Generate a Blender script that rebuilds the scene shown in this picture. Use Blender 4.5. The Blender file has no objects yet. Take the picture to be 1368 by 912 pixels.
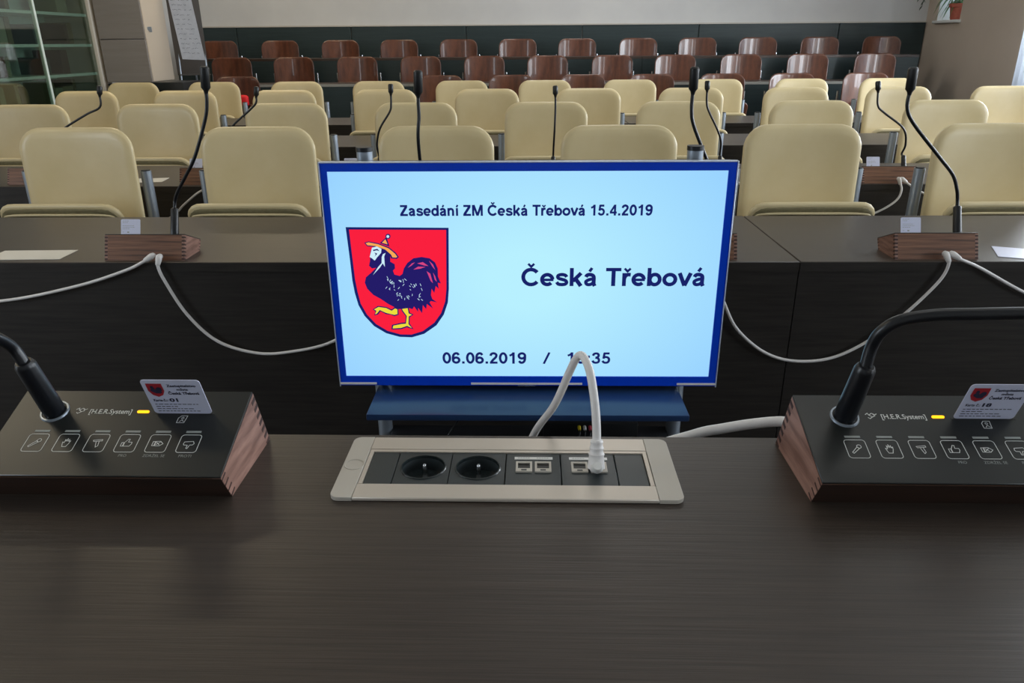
import bpy, bmesh, math, random
from mathutils import Vector, Matrix
from mathutils.geometry import tessellate_polygon

random.seed(7)
SC = bpy.context.scene
COL = SC.collection
R = math.radians

# ------------------------------------------------------------------ camera
cam_data = bpy.data.cameras.new('camera')
cam_data.sensor_width = 36.0
cam_data.lens = 1004.0 / 1368.0 * 36.0
cam_data.clip_start = 0.02
cam = bpy.data.objects.new('camera', cam_data)
COL.objects.link(cam)
_p, _y, _r = R(21.66), R(1.3), R(0.40)
_f = Vector((-math.sin(_y) * math.cos(_p), math.cos(_y) * math.cos(_p), -math.sin(_p)))
_right = Vector((math.cos(_y), math.sin(_y), 0))
_up = _right.cross(_f)
_R = _right * math.cos(_r) - _up * math.sin(_r)
_U = _up * math.cos(_r) + _right * math.sin(_r)
M3 = Matrix((_R, _U, -_f)).transposed()
cam.matrix_world = Matrix.Translation((0, 0, 1.29)) @ M3.to_4x4()
SC.camera = cam

# ------------------------------------------------------------------ sky, daylight, added fill, exposure
world = bpy.data.worlds.new('sky'); SC.world = world
world.use_nodes = True
bg = world.node_tree.nodes['Background']
bg.inputs['Color'].default_value = (0.80, 0.91, 1.0, 1)
bg.inputs['Strength'].default_value = 2.5

def area(name, loc, rot, sx, sy, power, col):
    l = bpy.data.lights.new(name, 'AREA'); l.shape = 'RECTANGLE'
    l.size, l.size_y, l.energy, l.color = sx, sy, power, col
    o = bpy.data.objects.new(name, l); COL.objects.link(o)
    o.location = loc; o.rotation_euler = rot
    return o
DAY = (0.86, 0.93, 1.0)
WARM = (1.0, 0.84, 0.58)
# daylight entering through the tall windows of the right wall
for wy, pw in ((-0.6, 58), (2.2, 95), (5.2, 145), (7.1, 80)):
    area('daylight', (5.00, wy, 1.75), (0, R(90), 0), 1.7, 1.3, pw, DAY)
area('daylight', (-4.48, -0.2, 1.75), (0, R(-90), 0), 1.7, 1.5, 42, DAY)
# unseen fill lights under the ceiling, added to brighten the room
for lx, ly, pw in ((-2.6, 1.6, 13), (-2.6, 5.0, 24), (0.6, 1.2, 4), (0.6, 5.0, 14), (0.6, 8.2, 22), (-2.6, 8.2, 20)):
    area('ceiling_fill', (lx, ly, 3.25), (0, 0, 0), 1.2, 0.3, pw, WARM if lx < 0 else (1.0, 0.96, 0.90))

SC.view_settings.view_transform = 'Standard'
SC.view_settings.look = 'None'
SC.view_settings.gamma = 1.0
SC.view_settings.use_curve_mapping = False
SC.view_settings.exposure = 0.0

# ------------------------------------------------------------------ materials
def lin(c):
    return tuple((v / 255 / 12.92) if v / 255 <= 0.04045 else ((v / 255 + 0.055) / 1.055) ** 2.4 for v in c) + (1.0,)

def mat(name, col, rough=0.5, metal=0.0, spec=0.5, col2=None, scale=(8, 8, 8), detail=4, bump=0.0, coat=0.0,
        emit=None, estr=0.0, alpha=None, lo=0.35, hi=0.65, bscale=None):
    m = bpy.data.materials.new(name); m.use_nodes = True
    nt = m.node_tree; b = nt.nodes['Principled BSDF']
    b.inputs['Base Color'].default_value = lin(col)
    b.inputs['Roughness'].default_value = rough
    b.inputs['Metallic'].default_value = metal
    b.inputs['Specular IOR Level'].default_value = spec
    b.inputs['Coat Weight'].default_value = coat
    if emit:
        b.inputs['Emission Color'].default_value = lin(emit)
        b.inputs['Emission Strength'].default_value = estr
    if col2 or bump:
        tc = nt.nodes.new('ShaderNodeTexCoord'); mp = nt.nodes.new('ShaderNodeMapping')
        mp.inputs['Scale'].default_value = scale
        nz = nt.nodes.new('ShaderNodeTexNoise'); nz.inputs['Scale'].default_value = 1.0
        nz.inputs['Detail'].default_value = detail; nz.inputs['Roughness'].default_value = 0.6
        nt.links.new(tc.outputs['Object'], mp.inputs['Vector']); nt.links.new(mp.outputs['Vector'], nz.inputs['Vector'])
        if col2:
            rp = nt.nodes.new('ShaderNodeValToRGB')
            rp.color_ramp.elements[0].position = lo; rp.color_ramp.elements[0].color = lin(col)
            rp.color_ramp.elements[1].position = hi; rp.color_ramp.elements[1].color = lin(col2)
            nt.links.new(nz.outputs['Fac'], rp.inputs['Fac']); nt.links.new(rp.outputs['Color'], b.inputs['Base Color'])
        if bump:
            bp = nt.nodes.new('ShaderNodeBump'); bp.inputs['Strength'].default_value = bump
            bp.inputs['Distance'].default_value = 0.002
            nt.links.new(nz.outputs['Fac'], bp.inputs['Height']); nt.links.new(bp.outputs['Normal'], b.inputs['Normal'])
    return m

def emis(name, col, s=1.0):
    m = bpy.data.materials.new(name); m.use_nodes = True
    nt = m.node_tree; nt.nodes.clear()
    e = nt.nodes.new('ShaderNodeEmission'); o = nt.nodes.new('ShaderNodeOutputMaterial')
    e.inputs['Color'].default_value = lin(col); e.inputs['Strength'].default_value = s
    nt.links.new(e.outputs[0], o.inputs[0])
    return m

def glass_mat(name, tint, gloss=0.12, rough=0.03):
    m = bpy.data.materials.new(name); m.use_nodes = True
    nt = m.node_tree; nt.nodes.clear()
    t = nt.nodes.new('ShaderNodeBsdfTransparent'); g = nt.nodes.new('ShaderNodeBsdfGlossy')
    mx = nt.nodes.new('ShaderNodeMixShader'); o = nt.nodes.new('ShaderNodeOutputMaterial')
    t.inputs['Color'].default_value = lin(tint); g.inputs['Roughness'].default_value = rough
    mx.inputs[0].default_value = gloss
    nt.links.new(t.outputs[0], mx.inputs[1]); nt.links.new(g.outputs[0], mx.inputs[2]); nt.links.new(mx.outputs[0], o.inputs[0])
    return m

MT = {}
MT['desk'] = mat('wenge_laminate', (53, 45, 40), 0.38, spec=0.5, col2=(66, 57, 50), scale=(9, 420, 90), bump=0.15, detail=6)
MT['panel'] = mat('wenge_panel', (36, 33, 31), 0.5, spec=0.35, col2=(50, 46, 43), scale=(5, 60, 90), bump=0.08)
MT['greenpanel'] = mat('dark_green_panel', (38, 51, 53), 0.45, spec=0.4, col2=(46, 59, 60), scale=(3, 3, 60))
MT['cream'] = mat('cream_leatherette', (205, 187, 143), 0.32, spec=0.5, col2=(212, 195, 154), scale=(5, 5, 5), bump=0.05)
MT['creamshade'] = mat('shaded_cream', (112, 103, 72), 0.7, col2=(126, 116, 82), scale=(50, 50, 90), bump=0.3)  # cream darkened to carry the shade under the folded seats
MT['brownply'] = mat('brown_plywood', (76, 42, 29), 0.3, spec=0.5, col2=(112, 66, 45), scale=(16, 16, 5), detail=6, coat=0.4)
MT['steel'] = mat('satin_steel', (158, 168, 180), 0.32, metal=0.55)
MT['chrome'] = mat('chrome', (205, 208, 212), 0.14, metal=1.0)
MT['black'] = mat('black_plastic', (16, 18, 20), 0.42)
MT['blackgloss'] = mat('black_glass', (26, 29, 28), 0.34, spec=0.5)
MT['rubber'] = mat('black_rubber', (13, 16, 22), 0.35)
MT['walnut'] = mat('walnut_wood', (72, 44, 31), 0.42, col2=(142, 98, 72), scale=(4, 60, 105), detail=3, bump=0.1)
MT['walnutshade'] = mat('shaded_walnut', (40, 27, 21), 0.5, col2=(62, 42, 32), scale=(6, 60, 75), detail=6, bump=0.1)  # walnut with the shade of the units' front put into its colour
MT['walnutend'] = mat('walnut_side', (114, 80, 68), 0.5, col2=(158, 120, 106), scale=(60, 14, 110), detail=5, bump=0.1)
MT['endgrain'] = mat('end_grain', (52, 26, 20), 0.6)
MT['white'] = mat('white_plastic', (222, 222, 220), 0.4)
MT['cable'] = mat('cable_white', (226, 223, 222), 0.42)
MT['card'] = mat('card_white', (214, 218, 242), 0.35)
MT['ink'] = mat('dark_ink', (38, 40, 70), 0.6)
MT['inkred'] = mat('red_ink', (176, 34, 48), 0.5)
MT['print'] = mat('white_print', (225, 228, 225), 0.5)
MT['greyprint'] = mat('grey_print', (150, 155, 152), 0.5)
MT['led'] = emis('amber_led', (255, 176, 30), 2.2)
MT['alu'] = mat('champagne_aluminium', (202, 192, 180), 0.36, metal=0.25, spec=0.5)
MT['alucap'] = mat('grey_end_cap', (188, 182, 172), 0.45)
MT['module'] = mat('anthracite_plastic', (44, 51, 54), 0.38)
MT['wellin'] = mat('socket_black', (30, 38, 40), 0.25)
MT['bezel'] = mat('bloom_tinted_bezel', (10, 70, 220), 0.2, spec=0.5)  # black bezel coloured blue to stand in for the screen's bloom
MT['rim'] = mat('clear_rim', (200, 212, 232), 0.2, metal=0.2)
MT['tvback'] = mat('tv_back', (18, 20, 26), 0.5)
MT['shelf'] = mat('steel_blue_shelf', (30, 53, 90), 0.28, spec=0.5)
MT['paper'] = mat('paper', (214, 210, 200), 0.6)
MT['floor'] = mat('grey_floor', (62, 58, 54), 0.5, col2=(74, 69, 64), scale=(3, 3, 3))
MT['wallwhite'] = mat('pale_grey_plaster', (200, 199, 198), 0.85, col2=(206, 205, 203), scale=(2, 2, 2))
MT['walltaupe'] = mat('taupe_plaster', (196, 180, 164), 0.8, col2=(202, 186, 170), scale=(1.5, 1.5, 1.5))
MT['ceiling'] = mat('white_ceiling', (222, 220, 214), 0.9)
MT['taupe'] = mat('taupe_board', (134, 126, 120), 0.5, col2=(142, 134, 128), scale=(2, 2, 30))
MT['ivory'] = mat('ivory_door', (206, 190, 170), 0.45)
MT['cabinet'] = mat('cabinet_frame', (204, 196, 184), 0.4)
MT['cabin'] = mat('cabinet_inside', (190, 203, 192), 0.6)
MT['greenedge'] = mat('glass_edge', (220, 232, 225), 0.2)
MT['glass'] = glass_mat('green_glass', (222, 233, 227), 0.18)
MT['strip'] = mat('bright_strip', (238, 234, 226), 0.3)
MT['clear'] = glass_mat('window_glass', (240, 246, 250), 0.05)
MT['curtain'] = mat('white_curtain', (222, 226, 232), 0.8)
_cm = MT['curtain']; _nt = _cm.node_tree; _b = _nt.nodes['Principled BSDF']
_tr = _nt.nodes.new('ShaderNodeBsdfTranslucent'); _tr.inputs['Color'].default_value = lin((222, 226, 232))
_mx = _nt.nodes.new('ShaderNodeMixShader'); _mx.inputs[0].default_value = 0.5
_nt.links.new(_b.outputs[0], _mx.inputs[1]); _nt.links.new(_tr.outputs[0], _mx.inputs[2])
_nt.links.new(_mx.outputs[0], _nt.nodes['Material Output'].inputs['Surface'])
MT['terra'] = mat('terracotta', (168, 84, 66), 0.6, col2=(182, 98, 78), scale=(30, 30, 30))
MT['leaf'] = mat('leaf', (70, 104, 62), 0.45, col2=(104, 140, 84), scale=(40, 40, 6))
MT['darkleaf'] = mat('dark_leaf', (44, 62, 46), 0.45)
MT['soil'] = mat('soil', (48, 36, 28), 0.9)
MT['red'] = mat('red_cloth', (232, 24, 36), 0.6)
MT['board'] = mat('grey_board', (74, 70, 68), 0.5)
MT['sheet'] = mat('flip_sheet', (176, 180, 190), 0.7, col2=(186, 190, 200), scale=(20, 20, 20))
MT['plinth'] = mat('black_lacquer', (20, 22, 24), 0.35)
MT['edgeband'] = mat('pale_edge_band', (150, 148, 140), 0.5)
MT['rowtop'] = mat('dark_brown_top', (52, 40, 33), 0.4, col2=(66, 50, 41), scale=(4, 60, 60))
MT['yellow'] = mat('yellow_plug', (226, 200, 40), 0.5)
MT['pink'] = mat('red_plug', (200, 70, 84), 0.5)
for i, c in enumerate(((92, 84, 52), (60, 74, 70), (120, 112, 84), (70, 52, 40), (140, 142, 120), (52, 58, 64))):
    MT['book%d' % i] = mat('binder_board', c, 0.6)

# screen picture: a soft pale blue slide
def screen_mat():
    m = bpy.data.materials.new('lit_screen'); m.use_nodes = True
    nt = m.node_tree; nt.nodes.clear()
    tc = nt.nodes.new('ShaderNodeTexCoord'); mp = nt.nodes.new('ShaderNodeMapping')
    mp.inputs['Scale'].default_value = (1.65, 1.0, 2.3)
    mp.inputs['Location'].default_value = (0.0, 0, -0.62)
    gr = nt.nodes.new('ShaderNodeTexGradient'); gr.gradient_type = 'SPHERICAL'
    rp = nt.nodes.new('ShaderNodeValToRGB')
    rp.color_ramp.elements[0].position = 0.0; rp.color_ramp.elements[0].color = lin((150, 208, 255))
    rp.color_ramp.elements[1].position = 0.85; rp.color_ramp.elements[1].color = lin((184, 240, 255))
    e = nt.nodes.new('ShaderNodeEmission'); o = nt.nodes.new('ShaderNodeOutputMaterial')
    e.inputs['Strength'].default_value = 1.0
    nt.links.new(tc.outputs['Object'], mp.inputs['Vector']); nt.links.new(mp.outputs['Vector'], gr.inputs['Vector'])
    nt.links.new(gr.outputs['Fac'], rp.inputs['Fac']); nt.links.new(rp.outputs['Color'], e.inputs['Color'])
    nt.links.new(e.outputs[0], o.inputs[0])
    return m
MT['screen'] = screen_mat()
MT['snavy'] = emis('slide_navy', (24, 34, 104)); MT['sred'] = emis('slide_red', (250, 32, 62))
MT['sblack'] = emis('slide_indigo', (36, 28, 104)); MT['sorange'] = emis('slide_orange', (250, 170, 84))
MT['syellow'] = emis('slide_yellow', (236, 220, 60)); MT['swhite'] = emis('slide_white', (206, 238, 250))
MT['spink'] = emis('slide_pink', (214, 70, 130))

# ------------------------------------------------------------------ mesh helpers
class MB:
    def __init__(s):
        s.v, s.f = [], []
    def add(s, vs, fs):
        n = len(s.v); s.v += [tuple(v) for v in vs]; s.f += [tuple(i + n for i in f) for f in fs]
        return s
    def box(s, x0, x1, y0, y1, z0, z1):
        vs = [(x, y, z) for z in (z0, z1) for y in (y0, y1) for x in (x0, x1)]
        return s.add(vs, [(0, 2, 3, 1), (4, 5, 7, 6), (0, 1, 5, 4), (1, 3, 7, 5), (3, 2, 6, 7), (2, 0, 4, 6)])
    def tube(s, pts, r, n=10, caps=True):
        pts = [Vector(p) for p in pts]; k = len(pts)
        rs = r if isinstance(r, (list, tuple)) else [r] * k
        prev = None; pd = None; vs = []; fs = []
        for i, p in enumerate(pts):
            d = (pts[min(i + 1, k - 1)] - pts[max(i - 1, 0)])
            if d.length < 1e-9: d = pd.copy() if pd is not None else Vector((0, 0, 1))
            d.normalize()
            if pd is not None and d.dot(pd) < -.2: d = -d
            pd = d
            if prev is None:
                a = Vector((0, 0, 1)) if abs(d.z) < 0.9 else Vector((1, 0, 0))
                u = d.cross(a).normalized()
            else:
                u = (prev - d * prev.dot(d)).normalized()
            prev = u; w = d.cross(u)
            for j in range(n):
                t = 2 * math.pi * j / n
                vs.append(p + (u * math.cos(t) + w * math.sin(t)) * rs[i])
        for i in range(k - 1):
            for j in range(n):
                a, b = i * n + j, i * n + (j + 1) % n
                fs.append((a, b, b + n, a + n))
        if caps:
            fs.append(tuple(range(n - 1, -1, -1))); fs.append(tuple(range((k - 1) * n, k * n)))
        return s.add(vs, fs)
    def cyl(s, p0, p1, r0, r1=None, n=16):
        return s.tube([p0, p1], [r0, r0 if r1 is None else r1], n)
    def poly(s, pts, fn):
        """flat polygon (may be concave); fn maps a 2D point to 3D"""
        tri = tessellate_polygon([[Vector((p[0], p[1], 0)) for p in pts]])
        return s.add([fn(*p) for p in pts], [tuple(t) for t in tri])
    def prism(s, pts, fn0, fn1):
        """extruded polygon between the two maps fn0 and fn1"""
        n = len(pts)
        tri = tessellate_polygon([[Vector((p[0], p[1], 0)) for p in pts]])
        vs = [fn0(*p) for p in pts] + [fn1(*p) for p in pts]
        fs = [tuple(t) for t in tri] + [tuple(i + n for i in reversed(t)) for t in tri]
        fs += [(i, i + n, (i + 1) % n + n, (i + 1) % n) for i in range(n)]
        return s.add(vs, fs)
    def ribbon(s, pts, w, fn, closed=False):
        """flat stroke of width w along a 2D polyline"""
        P = [Vector(p) for p in pts]
        if closed: P = P + [P[0]]
        vs, fs = [], []
        for a, b in zip(P[:-1], P[1:]):
            d = b - a
            if d.length < 1e-9: continue
            d.normalize(); q = Vector((-d.y, d.x)) * (w / 2); e = d * (w / 3)
            k = len(vs)
            for c in (a - e + q, a - e - q, b + e - q, b + e + q): vs.append(fn(c.x, c.y))
            fs.append((k, k + 1, k + 2, k + 3))
        return s.add(vs, fs)
    def build(s, name, m, parent=None, smooth=None, bevel=0.0, seg=2):
        me = bpy.data.meshes.new(name)
        me.from_pydata(s.v, [], s.f)
        bm = bmesh.new(); bm.from_mesh(me)
        bmesh.ops.recalc_face_normals(bm, faces=bm.faces)
        if bevel:
            es = [e for e in bm.edges if len(e.link_faces) == 2 and e.calc_face_angle(0) > R(35)]
            bmesh.ops.bevel(bm, geom=es, offset=bevel, segments=seg, affect='EDGES', profile=0.5, clamp_overlap=True)
        bm.to_mesh(me); bm.free()
        if smooth or bevel:
            me.shade_smooth(); me.set_sharp_from_angle(angle=R(smooth or 40))
        me.materials.append(MT[m])
        o = bpy.data.objects.new(name, me); COL.objects.link(o)
        if parent is not None: o.parent = parent
        return o

def spline(pts, n=6):
    """Catmull-Rom through the points"""
    P = [Vector(p) for p in pts]; P = [P[0] * 2 - P[1]] + P + [P[-1] * 2 - P[-2]]
    out = []
    for i in range(1, len(P) - 2):
        for k in range(n):
            t = k / n; a, b, c, d = P[i - 1:i + 3]
            out.append(0.5 * ((2 * b) + (c - a) * t + (2 * a - 5 * b + 4 * c - d) * t * t + (3 * b - a - 3 * c + d) * t ** 3))
    out.append(P[-2]); return out

def rrect(x0, x1, y0, y1, r, n=5):
    out = []
    for cx, cy, a0 in ((x1 - r, y1 - r, 0), (x0 + r, y1 - r, 90), (x0 + r, y0 + r, 180), (x1 - r, y0 + r, 270)):
        for k in range(n + 1):
            a = R(a0 + 90 * k / n); out.append((cx + r * math.cos(a), cy + r * math.sin(a)))
    return out

def text(name, body, m, fn, x0, x1, base, cap, parent, bold=0.0):
    """lettering: fitted so that it spans x0..x1 with its capitals from base up to base+cap"""
    c = bpy.data.curves.new('lettering', 'FONT'); c.body = body; c.resolution_u = 3; c.offset = bold
    t = bpy.data.objects.new('lettering', c); COL.objects.link(t)
    dg = bpy.context.evaluated_depsgraph_get()
    me = bpy.data.meshes.new_from_object(t.evaluated_get(dg))
    bpy.data.objects.remove(t); bpy.data.curves.remove(c)
    xs = [v.co.x for v in me.vertices]; a, b = min(xs), max(xs)
    k = cap / 0.729
    for v in me.vertices:
        v.co = fn(x0 + (v.co.x - a) / (b - a) * (x1 - x0), base + v.co.y * k)
    me.name = name; me.materials.clear(); me.materials.append(MT[m])
    o = bpy.data.objects.new(name, me); COL.objects.link(o); o.parent = parent
    return o

def tag(o, label=None, cat=None, group=None, kind=None):
    if label: o['label'] = label
    if cat: o['category'] = cat
    if group: o['group'] = group
    if kind: o['kind'] = kind
    return o

def thing(name, loc, label, cat, group=None, rz=0.0):
    o = bpy.data.objects.new(name, None); o.empty_display_size = 0.05; COL.objects.link(o)
    o.location = loc; o.rotation_euler = (0, 0, rz)
    return tag(o, label, cat, group)

def struct(mb, name, m, **k):
    return tag(mb.build(name, m, **k), kind='structure')

def dup(root, loc, label, rz=None):
    r = root.copy(); COL.objects.link(r); r.location = loc; r['label'] = label
    if rz is not None: r.rotation_euler = (0, 0, rz)
    for ch in list(root.children):
        c = ch.copy(); COL.objects.link(c); c.parent = r
        for g in list(ch.children):
            d = g.copy(); COL.objects.link(d); d.parent = c
    return r

ORD = ['first', 'second', 'third', 'fourth', 'fifth', 'sixth', 'seventh', 'eighth', 'ninth', 'tenth', 'eleventh', 'twelfth']

# bold sans lettering of the slide, drawn as mitred strokes (capital height 1)
def strip(mb, pts, w, fn, closed=False):
    P = [Vector((p[0], p[1])) for p in pts]; n = len(P); L, Rr = [], []
    for i in range(n):
        a = P[i - 1] if (i > 0 or closed) else None; b = P[(i + 1) % n] if (i < n - 1 or closed) else None
        d1 = (P[i] - a).normalized() if a is not None else None; d2 = (b - P[i]).normalized() if b is not None else None
        if d1 is None: d1 = d2
        if d2 is None: d2 = d1
        n1 = Vector((-d1.y, d1.x)); n2 = Vector((-d2.y, d2.x)); m = n1 + n2
        m = n1 if m.length < 1e-6 else m.normalized()
        k = w / 2 / max(m.dot(n1), .45)
        L.append(P[i] + m * k); Rr.append(P[i] - m * k)
    vs = [fn(p.x, p.y) for p in L] + [fn(p.x, p.y) for p in Rr]
    fs = [(i, (i + 1) % n, (i + 1) % n + n, i + n) for i in range(n if closed else n - 1)]
    mb.add(vs, fs)
def ell(cx, cy, rx, ry, a0=0, a1=360, n=22):
    m = n if a1 - a0 == 360 else n + 1
    return [(cx + rx * math.cos(R(a0 + (a1 - a0) * k / n)), cy + ry * math.sin(R(a0 + (a1 - a0) * k / n))) for k in range(m)]
def sm(pts): return [(p.x, p.y) for p in spline([(a, b, 0) for a, b in pts], 4)]
W = .195
SIX = [(ell(.36, .31, .25, .225), W, 1), (sm([(.585, .755), (.49, .885), (.35, .91), (.205, .83), (.125, .64), (.11, .34)]), W, 0)]
A_ = [(sm([(.12, .50), (.18, .60), (.31, .637), (.45, .60), (.525, .49), (.53, .14), (.585, 0)]), W, 0), (sm([(.52, .41), (.30, .36), (.15, .28), (.125, .19), (.18, .10), (.30, .08), (.44, .13), (.52, .25)]), W * .9, 0)]
E_ = [(ell(.365, .36, .27, .272, 2, 318), W, 0), ([(.10, .345), (.69, .345)], .14, 0)]
GL = {
 'Z': (.85, [([(.06, .91), (.76, .91)], .18, 0), ([(.03, .09), (.79, .09)], .18, 0), ([(.665, .86), (.155, .14)], .23, 0)]),
 'a': (.74, A_), 'e': (.76, E_),
 's': (.72, [(sm([(.605, .50), (.53, .60), (.36, .637), (.19, .60), (.145, .51), (.20, .425), (.36, .375), (.54, .31), (.60, .20), (.53, .11), (.36, .083), (.18, .11), (.09, .225)]), W * .92, 0)]),
 'd': (.80, [(ell(.36, .36, .255, .28), W, 1), ([(.63, 0), (.63, 1)], W, 0)]),
 'b': (.80, [(ell(.43, .36, .255, .28), W, 1), ([(.14, 0), (.14, 1)], W, 0)]),
 'n': (.79, [([(.14, 0), (.14, .72)], W, 0), (sm([(.14, .44), (.21, .58), (.35, .637), (.50, .60), (.575, .46), (.575, .2), (.575, 0)]), W, 0)]),
 'i': (.36, [([(.17, 0), (.17, .72)], W, 0)]),
 'M': (1.14, [([(.15, 0), (.15, 1)], W, 0), ([(.98, 0), (.98, 1)], W, 0), ([(.20, .99), (.565, .02)], .2, 0), ([(.93, .99), (.565, .02)], .2, 0)]),
 'C': (1.0, [(ell(.53, .5, .40, .415, 38, 322), W, 0)]),
 'k': (.75, [([(.14, 0), (.14, 1)], W, 0), ([(.20, .27), (.62, .72)], .2, 0), ([(.33, .42), (.62, 0)], .21, 0)]),
 'T': (.82, [([(.02, .91), (.80, .91)], .18, 0), ([(.41, 0), (.41, .85)], W + .01, 0)]),
 'r': (.52, [([(.14, 0), (.14, .72)], W, 0), (sm([(.14, .40), (.20, .55), (.32, .63), (.47, .625)]), W, 0)]),
 'o': (.80, [(ell(.40, .36, .285, .275), W, 1)]),
 'v': (.73, [([(.08, .72), (.365, .02)], .205, 0), ([(.65, .72), (.365, .02)], .205, 0)]),
 '0': (.76, [(ell(.37, .5, .25, .41), W, 1)]),
 '1': (.76, [([(.44, 0), (.44, 1)], W, 0), (sm([(.42, .93), (.31, .80), (.12, .71)]), .17, 0)]),
 '2': (.76, [(sm([(.115, .69), (.16, .83), (.30, .91), (.46, .89), (.57, .79), (.57, .66), (.49, .52), (.32, .35), (.16, .13)]), W, 0), ([(.05, .09), (.67, .09)], .18, 0)]),
 '3': (.76, [(sm([(.11, .71), (.19, .86), (.34, .91), (.49, .87), (.55, .74), (.49, .60), (.32, .535)]), W * .95, 0), (sm([(.30, .535), (.51, .475), (.585, .30), (.52, .14), (.35, .09), (.18, .135), (.095, .28)]), W * .95, 0)]),
 '4': (.76, [([(.52, 0), (.52, 1)], W, 0), ([(.03, .275), (.70, .275)], .17, 0), ([(.50, .94), (.10, .32)], .17, 0)]),
 '5': (.76, [([(.17, .91), (.62, .91)], .18, 0), ([(.235, .95), (.165, .45)], .18, 0), (sm([(.14, .50), (.29, .59), (.46, .57), (.575, .45), (.585, .29), (.51, .14), (.35, .09), (.19, .13), (.095, .265)]), W * .95, 0)]),
 '6': (.76, SIX), '9': (.76, [([(.72 - x, 1 - y) for x, y in p], w, c) for p, w, c in SIX]),
 '.': (.38, [([(.18, 0), (.18, .2)], .2, 0)]), ':': (.42, [([(.2, 0), (.2, .2)], .2, 0), ([(.2, .52), (.2, .72)], .2, 0)]),
 '/': (.38, [([(.04, 0), (.33, 1)], .14, 0)]), ' ': (.38, []),
}
ACUTE = lambda c: ([(c - .045, .80), (c + .085, 1.0)], .15, 0)
CARON = lambda c, y: ([(c - .155, y + .18), (c, y + .02), (c + .155, y + .18)], .12, 0)
GL['á'] = (GL['a'][0], A_ + [ACUTE(.34)]); GL['í'] = (.36, GL['i'][1] + [ACUTE(.17)])
GL['Č'] = (1.0, GL['C'][1] + [CARON(.54, 1.05)]); GL['ř'] = (.52, GL['r'][1] + [CARON(.30, .79)])
def slide_text(name, body, m, fn, x0, x1, base, cap, parent):
    tot = sum(GL[c][0] for c in body) - .12; k = (x1 - x0) / tot; x = x0 - .05 * k; mb = MB()
    for c in body:
        adv, st_ = GL[c]
        for p, w, cl in st_: strip(mb, [(a * k, b * k) for a, b in p], w * (k + cap) / 2 * 1.04, lambda u, v: fn(x + u, base + v * cap / k), cl)
        x += adv * k
    o = mb.build(name, m, parent); return o

# ================================================================== THE SETTING
XL, XR, YB, YF, ZC = -4.35, 4.75, 9.85, -2.6, 3.3
struct(MB().box(XL - .2, XR + .3, YF - .2, YB + .2, -.1, 0), 'floor', 'floor')
struct(MB().box(-2.6, 2.6, YF, .85, 0, .17), 'floor', 'floor')                 # platform of the presidium
struct(MB().box(-3.95, XR, 7.93, 8.80, 0, .16), 'floor', 'greenpanel')          # two raised steps at the back
struct(MB().box(-3.95, XR, 8.80, YB, 0, .33), 'floor', 'greenpanel')
struct(MB().box(XL - .2, XR + .3, YF - .2, YB + .2, ZC, ZC + .1), 'ceiling', 'ceiling')
struct(MB().box(XL - .2, XL, YF - .2, -.95, 0, ZC).box(XL - .2, XL, .55, YB + .2, 0, ZC).box(XL - .2, XL, -.95, .55, 0, .85).box(XL - .2, XL, -.95, .55, 2.65, ZC), 'wall_left', 'wallwhite')
_w = struct(MB().box(XL - .19, XL - .14, -.95, -.9, .85, 2.65).box(XL - .19, XL - .14, .5, .55, .85, 2.65).box(XL - .19, XL - .14, -.9, .5, .85, .9).box(XL - .19, XL - .14, -.9, .5, 2.6, 2.65), 'window_6', 'white')
MB().box(XL - .168, XL - .162, -.9, .5, .9, 2.6).build('pane', 'clear', _w)
struct(MB().box(XL, XR, YF - .2, YF, 0, ZC), 'wall_front', 'wallwhite')
wb = struct(MB().box(XL, XR, YB, YB + .2, 0, ZC), 'wall_back', 'wallwhite')
# wainscot of the back wall: dark green boards with open joints, a slim light cap on top
px = XL
for i, x1 in enumerate((-3.55, -2.15, -.75, .65, 2.05, 3.72, 4.742)):
    MB().box(px + .004, x1 - .004, YB - .03, YB, .33, 1.485).build('panel', 'greenpanel', wb, bevel=.004, seg=1)
    px = x1
struct(MB().box(XL, XR - .006, YB - .036, YB, 1.485, 1.500), 'trim_1', 'alucap')
OPEN = [(-1.3, .1, .85, 2.65), (1.5, 2.9, .85, 2.65), (4.5, 5.9, .85, 2.65), (6.4, 7.8, .60, 2.65), (9.10, 9.60, 1.50, 2.40)]
wr = MB(); yy = YF
for (a, b, z0, z1) in OPEN:
    wr.box(XR, XR + .3, yy, a, 0, ZC); wr.box(XR, XR + .3, a, b, 0, z0); wr.box(XR, XR + .3, a, b, z1, ZC); yy = b
wr.box(XR, XR + .3, yy, YB + .2, 0, ZC)
struct(wr, 'wall_right', 'walltaupe')
for i, (a, b, z0, z1) in enumerate(OPEN):
    fr = MB(); x0, x1, t = XR + .24, XR + .29, .05
    fr.box(x0, x1, a, a + t, z0, z1).box(x0, x1, b - t, b, z0, z1).box(x0, x1, a + t, b - t, z0, z0 + t).box(x0, x1, a + t, b - t, z1 - t, z1)
    if i < 4: fr.box(x0, x1, (a + b) / 2 - .03, (a + b) / 2 + .03, z0 + t, z1 - t)
    w = struct(fr, 'window_%d' % (i + 1), 'white')
    MB().box(XR + .262, XR + .268, a + t, b - t, z0 + t, z1 - t).build('pane', 'clear', w)
    if i < 4: MB().box(XR - .06, XR + .24, a - .03, b + .03, z0 - .03, z0).build('sill', 'white', w, bevel=.004)
    else:
        MB().box(XR + .002, XR + .24, b - .004, b, z0, z1).box(XR + .002, XR + .24, a, a + .004, z0, z1).box(XR + .002, XR + .24, a + .004, b - .004, z1 - .004, z1).build('reveal', 'white', w)
        MB().box(XR - .045, XR + .24, a - .03, b + .02, z0 - .032, z0 - .002).build('sill', 'white', w, bevel=.005)

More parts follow.
